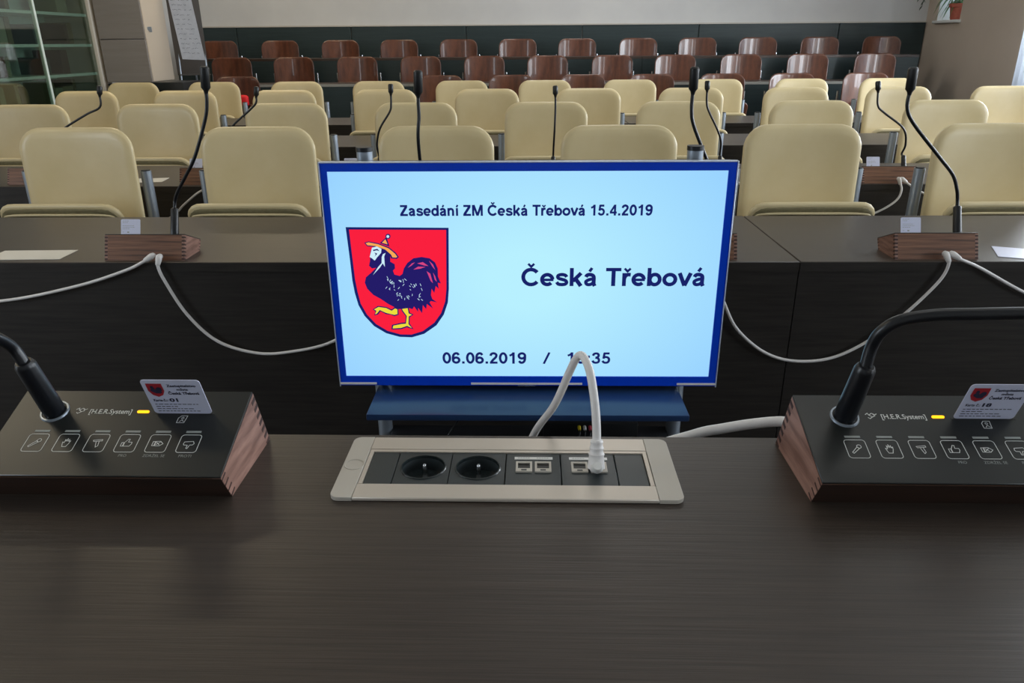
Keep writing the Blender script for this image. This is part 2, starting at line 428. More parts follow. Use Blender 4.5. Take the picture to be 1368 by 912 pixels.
# long white curtain at the edge of the right frame
cv, cf = [], []
for i in range(41):
    y = 7.24 + .57 * i / 40; x = XR - .05 - .022 * math.sin(i * 1.05)
    cv += [(x, y, .04), (x, y, 1.6), (x, y, 2.75)]
for i in range(40):
    for k in range(2): cf.append((3 * i + k, 3 * i + k + 1, 3 * i + k + 4, 3 * i + k + 3))
cu = MB().add(cv, cf).build('curtain', 'curtain', smooth=80)
so = cu.modifiers.new('thick', 'SOLIDIFY'); so.thickness = .003
tag(cu, 'long white curtain hanging on the taupe wall at the right edge', 'curtain')
rod = MB().cyl((XR - .05, 6.2, 2.77), (XR - .05, 7.95, 2.77), .014)
tag(rod.build('curtain_rod', 'steel', smooth=40), 'steel rod that carries the white curtain', 'rod')

# potted spider plant on the small sill
pp = thing('potted_plant', (XR + .09, 9.335, 1.498), 'green long-leaved plant in a terracotta pot on the small window sill', 'plant')
MB().tube([(0, 0, 0), (0, 0, .13), (0, 0, .132), (0, 0, .17), (0, 0, .17), (0, 0, .145)], [.068, .09, .102, .105, .092, .088], 24).build('pot', 'terra', pp, smooth=40)
MB().cyl((0, 0, .13), (0, 0, .148), .088, n=20).build('soil', 'soil', pp)
def blade(base, tip, rise, w, n=8):
    b, t = Vector(base), Vector(tip); vs, fs = [], []
    side = Vector((t.y - b.y, -(t.x - b.x), 0)); side = side.normalized() if side.length > 1e-6 else Vector((1, 0, 0))
    for i in range(n + 1):
        k = i / n; p = b.lerp(t, k) + Vector((0, 0, rise * 4 * k * (1 - k))); h = w * (math.sin(math.pi * min(k * .9 + .1, 1)) + .08)
        vs += [p - side * h, p + Vector((0, 0, -.1 * h)), p + side * h]
    for i in range(n):
        for j in range(2): fs.append((3 * i + j, 3 * i + j + 1, 3 * i + j + 4, 3 * i + j + 3))
    return vs, fs
rnd = random.Random(3)
for i in range(16):
    a = -.4 + i * .42; L = rnd.uniform(.16, .30)
    tip = (max(-.2, min(.10, math.cos(a) * L * .55)), math.sin(a) * L * .7 + .06, rnd.uniform(-.10, .18) + .12)
    if tip[1] > .08 and i % 2: tip = (tip[0], tip[1], .02)
    MB().add(*blade((0.01 * math.cos(a), .01 * math.sin(a), .14), tip, .10, .010)).build('leaf', 'leaf', pp, smooth=60)
for tip, ri in (((-.02, .13, .02), .10), ((.03, .19, .03), .12), ((-.05, .20, .09), .13), ((.0, .22, .13), .12), ((-.08, .17, .0), .12), ((-.03, .10, .10), .10), ((-.13, .24, -.01), .16), ((-.14, .28, .06), .16), ((-.12, .30, .12), .14), ((.05, .15, .20), .10)):
    MB().add(*blade((0, .01, .14), tip, ri, .012)).build('leaf', 'leaf', pp, smooth=60)
# trailing plant whose lowest leaves reach into the frame in the back right corner
hp = thing('hanging_plant', (4.58, 9.74, 2.05), 'trailing dark leaved plant hanging at the corner of back wall', 'plant')
MB().tube([(0, 0, 0), (0, 0, .1), (0, 0, .1), (0, 0, .08)], [.05, .075, .066, .064], 20).build('pot', 'white', hp, smooth=40)
MB().box(-.004, .004, .0, .108, .03, .045).build('hook', 'steel', hp)
for i, (dx, dz) in enumerate(((.01, -.39), (-.03, -.30), (.05, -.26), (.02, -.34))):
    MB().tube(spline([(0, -.05, .09), (dx * .5, -.09, .05), (dx, -.07, dz * .5), (dx, -.06, dz)]), .003, 6).build('stem', 'darkleaf', hp, smooth=60)
    for k in range(4):
        z = dz * (.4 + .2 * k); s = -1 if k % 2 else 1
        MB().add(*blade((dx, -.06, z), (dx + s * .028, -.065, z - .05), .006, .013, 5)).build('leaf', 'darkleaf', hp, smooth=60)

# ================================================================== LEFT SIDE: glazed cabinet, cupboard, flip chart
gc = thing('display_cabinet', (-3.85, 6.2, 0), 'tall glass-fronted cabinet with pale frame along the left wall', 'cabinet')
D0, Y0, Y1, ZT = -.46, -1.5, .98, 2.15        # depth behind the front, ends, height
MB().box(D0, D0 + .02, Y0, Y1, 0, ZT).build('back_panel', 'cabin', gc)
MB().box(D0, 0, Y1 - .02, Y1 + .005, 0, ZT).build('side_panel', 'cabinet', gc)
MB().box(D0, 0, Y0, Y0 + .025, 0, ZT).build('side_panel', 'cabinet', gc)
MB().box(D0, 0, Y0, Y1, ZT, ZT + .03).build('top_panel', 'cabinet', gc)
MB().box(D0, -.01, Y0, Y1, 0, .10).build('plinth', 'cabinet', gc)
MB().box(-.035, .012, Y1 - .075, Y1 + .005, .0, ZT).build('door_stile', 'cabinet', gc, bevel=.004)
MB().box(-.02, .018, Y1 - .005, Y1 + .06, .0, ZT).build('door_stile', 'cabinet', gc, bevel=.004)
SHZ = [.58, .83, 1.07, 1.305, 1.548, 1.79]
for z in SHZ:
    sh = MB().box(D0 + .02, -.025, Y0 + .025, Y1 - .08, z - .022, z).build('shelf', 'greenedge', gc)
for y in (-1.0, .13):
    MB().box(-.03, -.004, y - .012, y + .012, .1, ZT).build('door_edge', 'greenedge', gc)
MB().box(-.013, -.007, Y0 + .03, .13, .1, ZT).build('glass_door', 'glass', gc)
MB().box(-.022, -.016, .13, Y1 - .075, .1, ZT).build('glass_door', 'glass', gc)
rnd = random.Random(11)
kinds = ['binder', 'box file', 'folder']
cnt = 0
for si, z in enumerate(SHZ[1:5]):
    y = 4.95 + rnd.uniform(0, .3); n = 0
    while y < 7.0:
        if rnd.random() < .35: y += rnd.uniform(.12, .30); continue
        w = rnd.choice((.05, .07, .11, .16)); h = rnd.uniform(.13, .20); k = rnd.randrange(6)
        if y + w > 7.05: break
        if abs(y - 6.33) < w + .03: y += .06
        o = MB().box(-.02, .0, 0, 0, 0, 0) if False else MB()
        o.box(-.24, 0, 0, w - .006, 0, h)
        t = o.build('binder', 'book%d' % k, None, bevel=.004, seg=1)
        t.location = (-3.97, y, z + .0005)
        cnt += 1; n += 1
        nm = ('khaki', 'slate green', 'pale olive', 'brown', 'pale grey-green', 'blue-grey')[k]
        tag(t, '%s binder, %s from the left on the %s glass shelf of the cabinet' % (nm, ORD[min(n - 1, 11)], ('lowest seen', 'second seen', 'third seen', 'topmost seen')[si]), 'binder', 'binders in the glazed cabinet')
        y += w

cb = thing('tall_cupboard', (-3.40, 7.12, 0), 'grey-taupe cupboard with ivory door and key beside the glass cabinet', 'cupboard')
MB().box(-.41, 0, .0, .022, 1.345, 2.3).build('side_panel', 'taupe', cb, bevel=.003, seg=1)
MB().box(-.41, 0, .0, .022, .98, 1.338).build('side_panel', 'taupe', cb, bevel=.003, seg=1)
MB().box(-.41, -.022, .022, .46, .98, 2.3).build('carcass', 'taupe', cb)
dr = MB().box(-.02, .004, .025, .46, .985, 2.29).build('door', 'ivory', cb, bevel=.004)
MB().tube([(.004, .085, 1.43), (.012, .085, 1.43)], .016, 14).add(*MB().box(.012, .035, .081, .089, 1.40, 1.445).__dict__.values()).build('key_lock', 'steel', dr)
MB().box(-.41, .0, .0, .46, .0, .97).build('base', 'plinth', cb, bevel=.004)
tag(MB().box(-3.385, -3.065, 6.99, 7.40, 0, .985).build('low_cabinet', 'plinth', bevel=.006), 'low black lacquered cabinet beside the ivory cupboard door', 'cabinet')

fc = thing('flip_chart', (-3.19, 7.64, 0), 'flip chart easel with a handwritten grey sheet before the back rows', 'flip chart', rz=R(14))
MB().box(-.185, .10, .01, .03, 1.02, 2.05).build('board', 'board', fc, bevel=.003)
def shx(x, z): return (x - .045 + (1.17 - z) * .02, .004, z)
MB().prism([(-.10, 1.165), (.105, 1.155), (.115, 2.02), (-.085, 2.02)], lambda x, z: (x - .02 - (z - 1.16) * .10, .004, z), lambda x, z: (x - .02 - (z - 1.16) * .10, .008, z)).build('paper_sheet', 'sheet', fc)
wr_ = MB(); rnd = random.Random(5)
for r_ in range(13):
    z = 1.22 + r_ * .042; x = -.075
    while x < .07:
        l = rnd.uniform(.012, .04)
        pts = [(x + l * k / 4, z + rnd.uniform(-.006, .006)) for k in range(5)]
        wr_.ribbon(pts, .0022, lambda a, b: (a - .02 - (b - 1.16) * .10, .0035, b)); x += l + rnd.uniform(.006, .03)
wr_.build('handwriting', 'ink', fc)
for (x, y, tx, ty) in ((-.15, .02, -.19, -.02), (.09, .02, .04, -.02), (-.03, .05, -.03, .20)):
    MB().cyl((x, y, 1.25), (tx, ty, 0), .009, n=10).build('leg', 'steel', fc, smooth=60)
MB().box(-.16, .115, -.03, .012, 1.02, 1.03).build('pen_tray', 'board', fc)

# ================================================================== CHAIRS (tip-up seats on two steel posts)
def slab(w, z0, z1, rt, rb, t, curve, lean, edge, nu=22, nw=16):
    """upholstered slab: rounded outline, thickness that thins out at the rim, curved across its width"""
    zc, hh, hw = (z0 + z1) / 2, (z1 - z0) / 2, w / 2
    def half(x):
        a = abs(x)
        def lim(r): return hh if a <= hw - r else hh - r + math.sqrt(max(r * r - (a - hw + r) ** 2, 0))
        return lim(rt), lim(rb)
    def sd(x, z):
        r = rt if z > zc else rb; qx, qz = abs(x) - hw + r, abs(z - zc) - hh + r
        return -(min(max(qx, qz), 0) + math.hypot(max(qx, 0), max(qz, 0)) - r)
    F = []
    for i in range(nu + 1):
        x = -hw * math.cos(math.pi * i / nu) * .999; tu, td = half(x)
        row = []
        for j in range(nw + 1):
            q = -math.cos(math.pi * j / nw); z = zc + (q * tu if q > 0 else q * td)
            d = min(max(sd(x, z), 0) / edge, 1); th = t * (.12 + .88 * math.sqrt(1 - (1 - d) ** 2)) / 2
            y = -curve * (x / hw) ** 2 + lean * (z - z0)
            row.append((x, y - th, y + th, z))
        F.append(row)
    vs = [(p[0], p[1], p[3]) for r in F for p in r] + [(p[0], p[2], p[3]) for r in F for p in r]
    N = (nu + 1) * (nw + 1); fs = []
    for i in range(nu):
        for j in range(nw):
            a = i * (nw + 1) + j; fs += [(a, a + 1, a + nw + 2, a + nw + 1), (a + N, a + N + nw + 1, a + N + nw + 2, a + N + 1)]
    rim = [(i, 0) for i in range(nu + 1)] + [(nu, j) for j in range(1, nw + 1)] + [(i, nw) for i in range(nu - 1, -1, -1)] + [(0, j) for j in range(nw - 1, 0, -1)]
    ix = [i * (nw + 1) + j for i, j in rim]
    for a, b in zip(ix, ix[1:] + ix[:1]): fs.append((a, b, b + N, a + N))
    return MB().add(vs, fs)

def make_chair(kind, label, group):
    t = thing('tip_up_chair', (0, 0, 0), label, 'chair', group)
    cr = kind == 'cream'
    slab(.436, .52, 1.003, .085, .05, .038 if cr else .015, .020 if cr else .045, .035, .03 if cr else .008).build('backrest', 'cream' if cr else 'brownply', t, smooth=70)
    se = slab(.452, .39, .755, .055, .05, .036 if cr else .016, .008, 0, .016 if cr else .008, 20, 18)
    k = .42
    se.v = [(x, y - .045 - (z - .39) * k, z) for x, y, z in se.v]
    s = se.build('seat', 'cream' if cr else 'brownply', t, smooth=70)
    if cr:
        hm = [(x, -.045 - (z - .39) * k - .0255, z) for x, z in [(-.212, .58), (-.212, .68), (-.205, .703), (-.17, .713), (0, .714), (.17, .713), (.205, .703), (.212, .68), (.212, .58)]]
        MB().tube(spline(hm, 4), .0055, 8).build('seat_hem', 'cream', s, smooth=70)
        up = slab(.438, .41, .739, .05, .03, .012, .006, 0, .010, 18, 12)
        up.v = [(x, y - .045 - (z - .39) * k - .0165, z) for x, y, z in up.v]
        up.build('seat_underside', 'creamshade', s, smooth=70)
    for sx in (-1, 1):
        p = MB().cyl((sx * .233, .028, .0), (sx * .233, .028, .838), .020 if cr else .0135, n=18).build('post', 'steel' if cr else 'chrome', t, smooth=50)
        MB().cyl((sx * .233, .028, .836), (sx * .233, .028, .842), .0165 if cr else .011, n=14).build('post_cap', 'black', p)
        MB().box(sx * .233 - .045, sx * .233 + .045, -.06, .11, 0, .012).build('foot_plate', 'steel', t, bevel=.003, seg=1)
        MB().box(min(sx * .19, sx * .236), max(sx * .19, sx * .236), .012, .040, .60, .64).build('back_bracket', 'steel', t, bevel=.004, seg=1)
        MB().box(min(sx * .20, sx * .236), max(sx * .20, sx * .236), -.11, .036, .40, .44).build('hinge_bracket', 'steel', t, bevel=.004, seg=1)
    return t
PITCH = .688
CH = [('cream', 2.90, 0, [-1.718, -1.022, -.346, .340, 1.022, 1.722], 'front row of cream chairs'),
      ('cream', 4.10, 0, [-2.651, -1.961, -1.275, -.590, .093, .783, 1.470, 2.160], 'second row of cream chairs'),
      ('cream', 5.33, 0, [-3.020, -2.338, -1.658, -.969, -.279, .407, 1.095, 1.794, 2.475, 3.170], 'third row of cream chairs'),
      ('cream', 6.55, 0, [-3.300, -2.618, -1.925, -1.240, -.550, .138, .838, 1.545, 2.240, 2.930], 'fourth row of cream chairs'),
      ('brown', 7.70, 0, [-2.83, -.850, -.164, .523, 1.187, 1.863, 2.529, 3.230], 'brown row standing on the floor'),
      ('brown', 8.60, .16, [-3.2, -2.526, -1.839, -1.154, -.471, .206, .897, 1.566, 2.264, 2.968, 3.677], 'middle brown row on the first step'),
      ('brown', 9.35, .33, [-3.60, -2.885, -2.18, -1.495, -.806, -.122, .563, 1.265, 1.944, 2.634, 3.338, 4.04], 'rearmost brown row against the back wall')]
protos = {}
for kind, y, z, xs, row in CH:
    for i, x in enumerate(xs):
        if kind == 'cream': L = 'cream padded tip-up chair, %s from left in the %s' % (ORD[i], row)
        else: L = 'brown plywood chair, %s from left, %s' % (ORD[i], row)
        G = 'cream chairs behind the council desks' if kind == 'cream' else 'brown plywood chairs at the back'
        if kind not in protos:
            protos[kind] = make_chair(kind, L, G); protos[kind].location = (x, y, z)
        else: dup(protos[kind], (x, y, z), L)
# red cloth draped over a folded brown seat
rc = slab(.17, .0, .10, .03, .02, .07, .01, 0, .03, 10, 8)
rco = rc.build('red_cloth', 'red', smooth=70); rco.location = (-2.755, 7.48, .745)
tag(rco, 'bright red cloth lying on the folded seat of a brown chair', 'cloth')

# ================================================================== COUNCIL DESKS
def desk(x0, x1, y0, depth, z0, h, label, top='desk', front='panel', cat='desk', group='council desks', band=None, split=None):
    t = thing('council_desk', ((x0 + x1) / 2, y0, z0), label, cat, group)
    hw = (x1 - x0) / 2 - .0015
    MB().box(-hw, hw, 0, depth, h - .026, h).build('worktop', top, t, bevel=.0015, seg=1)
    MB().box(-hw, hw, .002, .022, .03, h - .0265).build('front_panel', front, t)
    for s in (-1, 1): MB().box(s * (hw - .012) - .012, s * (hw - .012) + .012, .0225, depth - .04, 0, h - .0265).build('side_panel', front, t)
    if top == 'desk': MB().box(-hw, hw, -.0016, -.0001, h - .026, h - .0012).build('front_edge', front, t)
    if band: MB().box(-hw, hw, -.003, -.0002, h - .026, h - .001).build('edge_band', band, t)
    return t
def rows(y0, secs, name, **k):
    for i, (a, b) in enumerate(secs):
        desk(a, b, y0, k.get('depth', .575), k.get('z', 0), k.get('h', .74), '%s, %s section from left' % (name, ORD[i]),
             **{q: v for q, v in k.items() if q not in ('depth', 'z', 'h')})
rows(1.966, [(-2.07, .73), (.73, 3.53)], 'dark wenge council desk directly behind the television')
rows(3.145, [(-3.45, -2.07), (-2.07, .73), (.73, 3.0)], 'dark wenge desk before the second row of cream chairs')
rows(4.42, [(-3.45, -2.07), (-2.07, .73), (.73, 3.45)], 'dark wenge desk before the third row of cream chairs')
rows(5.68, [(-3.45, -2.07), (-2.07, .73), (.73, 3.2)], 'dark wenge desk before the fourth row of cream chairs')
rows(7.985, [(-3.45, -1.2), (-1.2, 1.25), (1.25, 3.78)], 'dark desk with pale front edge before the middle brown chairs', depth=.36, z=.16, h=.755, top='rowtop', front='greenpanel', band='edgeband', group='raised back row desks')
rows(8.82, [(-3.85, -1.2), (-1.2, 1.25), (1.25, 4.25)], 'narrow dark green desk before the rearmost brown chairs', depth=.30, z=.33, h=.815, top='rowtop', front='greenpanel', group='raised back row desks')

# ================================================================== TELEVISION ON ITS STAND
st = thing('television_stand', (0.0025, 1.78, 0), 'steel stand with blue-grey shelf carrying the television', 'stand')
for s in (-1, 1):
    p = MB().cyl((s * .383, 0, .07), (s * .383, 0, 1.062), .0185, n=24).build('post', 'steel', st, smooth=50)
    MB().cyl((s * .383, 0, 1.058), (s * .383, 0, 1.068), .0195, n=24).build('post_cap', 'rubber', p, smooth=50)
    MB().box(s * .383 - .03, s * .383 + .03, -.30, .145, .045, .075).build('foot', 'steel', st, bevel=.006)
    for y in (-.27, .12):
        MB().cyl((s * .383 - .012, y, .0225), (s * .383 + .012, y, .0225), .0225, n=18).build('caster', 'black', st, smooth=50)
MB().box(-.3785, .3705, -.227, -.025, .474, .490).build('shelf', 'shelf', st, bevel=.0025)
for s in (-1, 1): MB().box(s * .36 - .02, s * .36 + .02, -.03, .0, .455, .474).build('shelf_bracket', 'steel', st)
MB().box(-.365, .365, -.02, .012, .78, .84).build('crossbar', 'steel', st)
MB().box(-.366, .366, -.20, .02, .318, .332).build('lower_shelf', 'tvback', st, bevel=.002)

tv = thing('television', (-.002, 1.69, .503), 'large flat television showing the council meeting slide with city crest', 'television')
SX0, SX1, SZ0, SZ1 = -.4465, .4440, .0245, .5230
MB().box(-.4615, .4615, .005, .045, .0, .541).build('back_shell', 'tvback', tv, bevel=.006)
bz = MB()
for a in ((-.4615, SX0, 0, .541), (SX1, .4615, 0, .541), (SX0, SX1, 0, SZ0), (SX0, SX1, SZ1, .541)): bz.box(a[0], a[1], -.004, .0049, a[2], a[3])
bezel = bz.build('bezel', 'bezel', tv)
rm = MB()
for a in ((-.4645, -.462, -.003, .544), (.462, .4645, -.003, .544), (-.462, .462, .5415, .544)): rm.box(a[0], a[1], -.006, .012, a[2], a[3])
rm.build('edge_trim', 'rim', tv, bevel=.0008, seg=1)
for a, b in ((-.462, -.372), (-.138, .136), (.368, .462)): MB().box(a, b, -.0065, -.004, .0035, .0080).build('silver_strip', 'strip', tv)
text('brand_lettering', 'SAMSUNG', 'rim', lambda x, z: (x, -.0045, z), -.022, .020, -.0035 + .002, .005, bezel)
sc_ = MB().box(SX0, SX1, -.0005, .0045, SZ0, SZ1).build('screen', 'screen', tv)
ly = [0]
def on(x, z): return (x, -.0007 - .00012 * ly[0], z)
TX, TZ = .002, -.503
slide_text('slide_title', 'Zasedání ZM Česká Třebová 15.4.2019', 'snavy', on, -.2903 + TX, .2802 + TX, .9257 + TZ, .0248, sc_)
slide_text('slide_town_name', 'Česká Třebová', 'snavy', on, -.0146 + TX, .4126 + TX, .7590 + TZ, .0440, sc_)
slide_text('slide_date', '06.06.2019', 'snavy', on, -.2077 + TX, -.0045 + TX, .5605 + TZ, .0300, sc_)
slide_text('slide_slash', '/', 'snavy', on, .0395 + TX, .0515 + TX, .5605 + TZ, .0300, sc_)
slide_text('slide_time', '10:35', 'snavy', on, .0949 + TX, .2008 + TX, .5608 + TZ, .0300, sc_)
CR = {
    'border': [(-4179,9003),(-1815,8983),(-1864,7524),(-1899,7188),(-2008,6880),(-2199,6604),(-2503,6387),(-2804,6295),(-3099,6306),(-3422,6400),(-3704,6585),(-3913,6845),(-4038,7119),(-4100,7424),(-4132,7725),(-4148,8284)],
    'field': [(-4106,8946),(-1873,8933),(-1922,7524),(-1963,7205),(-2072,6915),(-2245,6673),(-2533,6457),(-2816,6366),(-3079,6372),(-3385,6463),(-3651,6637),(-3852,6879),(-3980,7153),(-4032,7457),(-4065,7758),(-4084,8284)],
    'body': [(-3574,8541),(-3400,8557),(-3248,8493),(-3192,8380),(-3205,8185),(-3107,8126),(-3105,8022),(-3156,7972),(-3130,7874),(-3005,7840),(-2938,7890),(-2898,8021),(-2811,8152),(-2663,8266),(-2471,8298),(-2284,8266),(-2162,8168),(-2105,8021),(-2107,7824),(-2047,7658),(-2120,7674),(-2101,7524),(-2172,7591),(-2211,7424),(-2271,7524),(-2294,7373),(-2266,7272),(-2157,7188),(-2301,7221),(-2335,7187),(-2261,7034),(-2401,7147),(-2423,7017),(-2499,7119),(-2526,6914),(-2616,7051),(-2621,6949),(-2711,7085),(-2748,7017),(-2859,7051),(-2991,7017),(-3088,7017),(-3307,7136),(-3492,7272),(-3662,7373),(-3795,7525),(-3841,7675),(-3805,7808),(-3668,7923),(-3548,8038),(-3645,8022),(-3710,8088),(-3679,8202),(-3669,8332),(-3645,8445)],
    'gap1': [(-2677,7995),(-2562,8067),(-2389,8060),(-2518,8015)],
    'gap2': [(-2581,8145),(-2446,8175),(-2318,8080),(-2419,8093)],
    'gap3': [(-2368,7955),(-2285,7896),(-2232,7664),(-2284,7718)],
    'gap4': [(-2221,7923),(-2171,7830),(-2138,7691),(-2187,7751)],
    'gap5': [(-2808,8038),(-2701,8146),(-2630,8168),(-2720,8087)],
    'gap6': [(-2302,8210),(-2212,8119),(-2164,7982),(-2230,8070)],
    'face': [(-3608,8519),(-3495,8551),(-3389,8493),(-3405,8396),(-3498,8299),(-3567,8212),(-3627,8267),(-3678,8299),(-3641,8413)],
    'eye': [(-3589,8471),(-3484,8493),(-3434,8438),(-3502,8458),(-3582,8438)],
    'eye2': [(-3562,8406),(-3492,8380),(-3560,8309),(-3534,8364)],
    'stache': [(-3367,8364),(-3301,8396),(-3339,8309),(-3340,8061),(-3385,8146),(-3463,8038),(-3635,7864),(-3500,8055),(-3410,8153),(-3397,8299)],
    'brimo': [(-3778,8638),(-3681,8670),(-3458,8628),(-3213,8531),(-3059,8396),(-2996,8295),(-3049,8250),(-3184,8263),(-3196,8322),(-3320,8451),(-3534,8535),(-3721,8554)],
    'brim': [(-3747,8628),(-3676,8647),(-3460,8602),(-3222,8502),(-3085,8380),(-3033,8299),(-3072,8283),(-3148,8289),(-3175,8354),(-3305,8477),(-3526,8560),(-3707,8577)],
    'cone': [(-3420,8628),(-3254,8771),(-3200,8547)],
    'cone2': [(-3369,8637),(-3282,8720),(-3240,8599)],
    'pomo': [(-3159,8787),(-3169,8756),(-3192,8734),(-3222,8726),(-3251,8734),(-3272,8757),(-3278,8787),(-3268,8817),(-3244,8839),(-3214,8847),(-3185,8839),(-3165,8817)],
    'pom': [(-3187,8783),(-3199,8759),(-3224,8749),(-3248,8759),(-3256,8784),(-3244,8808),(-3219,8818),(-3196,8808)],
    'lego': [(-3705,7010),(-3575,7099),(-3370,7071),(-3251,7010),(-3175,7071),(-3087,7034),(-3090,6873),(-3197,6838),(-3292,6880),(-3389,6886),(-3520,6962),(-3585,6879),(-3678,6859),(-3644,6955)],
    'leg': [(-3673,7010),(-3564,7071),(-3378,7044),(-3253,6976),(-3165,7037),(-3114,7010),(-3118,6893),(-3195,6873),(-3387,6921),(-3537,6996),(-3609,6907),(-3656,6886),(-3617,6975)],
    'leg2o': [(-3021,7044),(-2845,7072),(-2821,6928),(-2732,6880),(-2827,6811),(-2843,6655),(-2753,6506),(-2863,6534),(-2914,6554),(-3054,6505),(-3291,6498),(-3270,6617),(-3044,6672),(-2946,6680),(-2923,6838),(-3013,6969)],
    'leg2': [(-2997,7024),(-2866,7041),(-2848,6907),(-2772,6876),(-2852,6835),(-2870,6638),(-2791,6534),(-2861,6568),(-2905,6593),(-3052,6540),(-3256,6526),(-3239,6596),(-3046,6638),(-2928,6648),(-2897,6845),(-2986,6983)],
}
CR = {k: [(a / 1e4 + TX, b / 1e4 + TZ) for a, b in v] for k, v in CR.items()}
def crest(name, keys, m, layer, parent=None):
    ly[0] = layer; mb = MB()
    for k in keys: mb.poly(CR[k], on)
    return mb.build(name, m, parent or sc_)
crest('crest_border', ['border'], 'snavy', 1)
crest('crest_field', ['field'], 'sred', 2)
crest('crest_rooster_outline', ['body', 'brimo', 'cone', 'pomo', 'lego', 'leg2o'], 'sblack', 3)
crest('crest_tail_gap', ['gap1', 'gap2', 'gap3', 'gap4', 'gap5', 'gap6'], 'spink', 4)
crest('crest_hat', ['brim', 'cone2'], 'sorange', 4)
crest('crest_leg', ['leg', 'leg2'], 'syellow', 4)
crest('crest_face', ['face'], 'swhite', 4); crest('crest_moustache', ['stache'], 'swhite', 4); crest('crest_pompon', ['pom'], 'swhite', 4)
crest('crest_face_line', ['eye', 'eye2'], 'sblack', 5)
ly[0] = 4; fe = MB(); rnd = random.Random(2)
for (u0, v0, u1, v1, n) in ((275, 395, 340, 500, 15), (360, 410, 425, 480, 9), (450, 450, 555, 495, 9), (350, 515, 475, 570, 13), (500, 520, 545, 570, 6)):
    for _ in range(n):
        u, v = rnd.uniform(u0, u1), rnd.uniform(v0, v1); d = rnd.uniform(8, 20); a = rnd.choice((.7, 1.2, 1.7, 2.3))
        q = [(u, v), (u + d * math.cos(a), v + d * math.sin(a))]
        fe.ribbon([((-.4179 + (x - 10) / 760 * .2364) + TX, (.9000 - (y - 45) / 815 * .271) + TZ) for x, y in q], .0011, on)
fe.build('crest_feather_mark', 'swhite', sc_)

mbx = thing('media_box', (.16, 1.70, .3325), 'small black box with coloured plugs on the lower shelf under the screen', 'media box')
MB().box(-.12, .12, -.0, .07, 0, .058).build('housing', 'black', mbx, bevel=.003)
for x, m in ((-.029, 'yellow'), (-.0155, 'white'), (-.002, 'pink')):
    pl_ = MB().tube([(x, 0, .049), (x, -.010, .049), (x, -.018, .049)], [.0045, .0042, .003], 10).build('plug', m, mbx, smooth=50); pl_['label'] = {'yellow': 'yellow plug', 'white': 'white plug', 'pink': 'red plug'}[m]
    MB().tube(spline([(x, -.018, .049), (x, -.03, .046), (x - .004, -.036, .02), (x - .01, -.03, .004)]), .0016, 6).build('lead', 'black', pl_, smooth=60)
tag(MB().tube(spline([(-.14, 1.69, .470), (-.16, 1.66, .44), (-.19, 1.64, .40), (-.21, 1.64, .36), (-.21, 1.66, .337)]), .0025, 8).build('thin_cable', 'black', smooth=60),
    'thin dark cable hanging under the blue-grey shelf', 'cable')

# ================================================================== NEAR DESK WITH POWER MODULE
NR = R(-.35)
nd = thing('presidium_desk', (0, .30, .17), 'dark wenge desk top filling the foreground', 'desk', rz=NR)
DH = .74
hx0, hx1, hy0, hy1 = -.162, .118, .286, .361
MB().box(-1.5, hx0, -.35, .390, DH - .028, DH).box(hx1, 1.5, -.35, .390, DH - .028, DH).box(hx0, hx1, -.35, hy0, DH - .028, DH).box(hx0, hx1, hy1, .390, DH - .028, DH).build('worktop', 'desk', nd)
MB().box(-1.5, 1.5, .367, .389, .04, DH - .0285).build('front_panel', 'panel', nd)
for x in (-1.485, 1.485): MB().box(x - .014, x + .014, -.33, .366, 0, DH - .0285).build('side_panel', 'panel', nd)

pm = thing('desk_power_module', (0, .30, .91), 'champagne framed power and data module let into the near desk', 'power module', rz=NR)
fr = MB()
O = rrect(-.1795, .1375, .268, .3785, .008, 5)
xa, xb, ya, yb = -.1590, .1150, .2915, .3545
def frame_piece(pts, name, m, z0=.0002, z1=.0042):
    return MB().prism(pts, lambda x, y: (x, y, z0), lambda x, y: (x, y, z1)).build(name, m, pm, bevel=.0009, seg=1)
capx0, capx1 = -.1592, .1152
def corner(cx, cy, a0, r=.008): return [(cx + r * math.cos(R(a0 + 15 * k)), cy + r * math.sin(R(a0 + 15 * k))) for k in range(7)]
frame_piece(corner(-.1715, .3705, 90) + corner(-.1715, .276, 180) + [(capx0, .268), (capx0, .3785)], 'end_cap', 'alucap')
frame_piece([(capx1, .3785), (capx1, .268)] + corner(.1295, .276, 270) + corner(.1295, .3705, 0), 'end_cap', 'alucap')
frame_piece([(capx0, .3785), (capx0, yb), (capx1, yb), (capx1, .3785)], 'frame_rail', 'alu')
frame_piece([(capx0, ya), (capx0, .268), (capx1, .268), (capx1, ya)], 'frame_rail', 'alu')
# round release button on the left cap
MB().tube([(-.1687, .3245, .0042), (-.1687, .3245, .0046), (-.1687, .3245, .0046), (-.1687, .3245, .0044)], [.0098, .0098, .0088, .0084], 24, caps=False).build('release_button', 'alucap', pm, smooth=40)
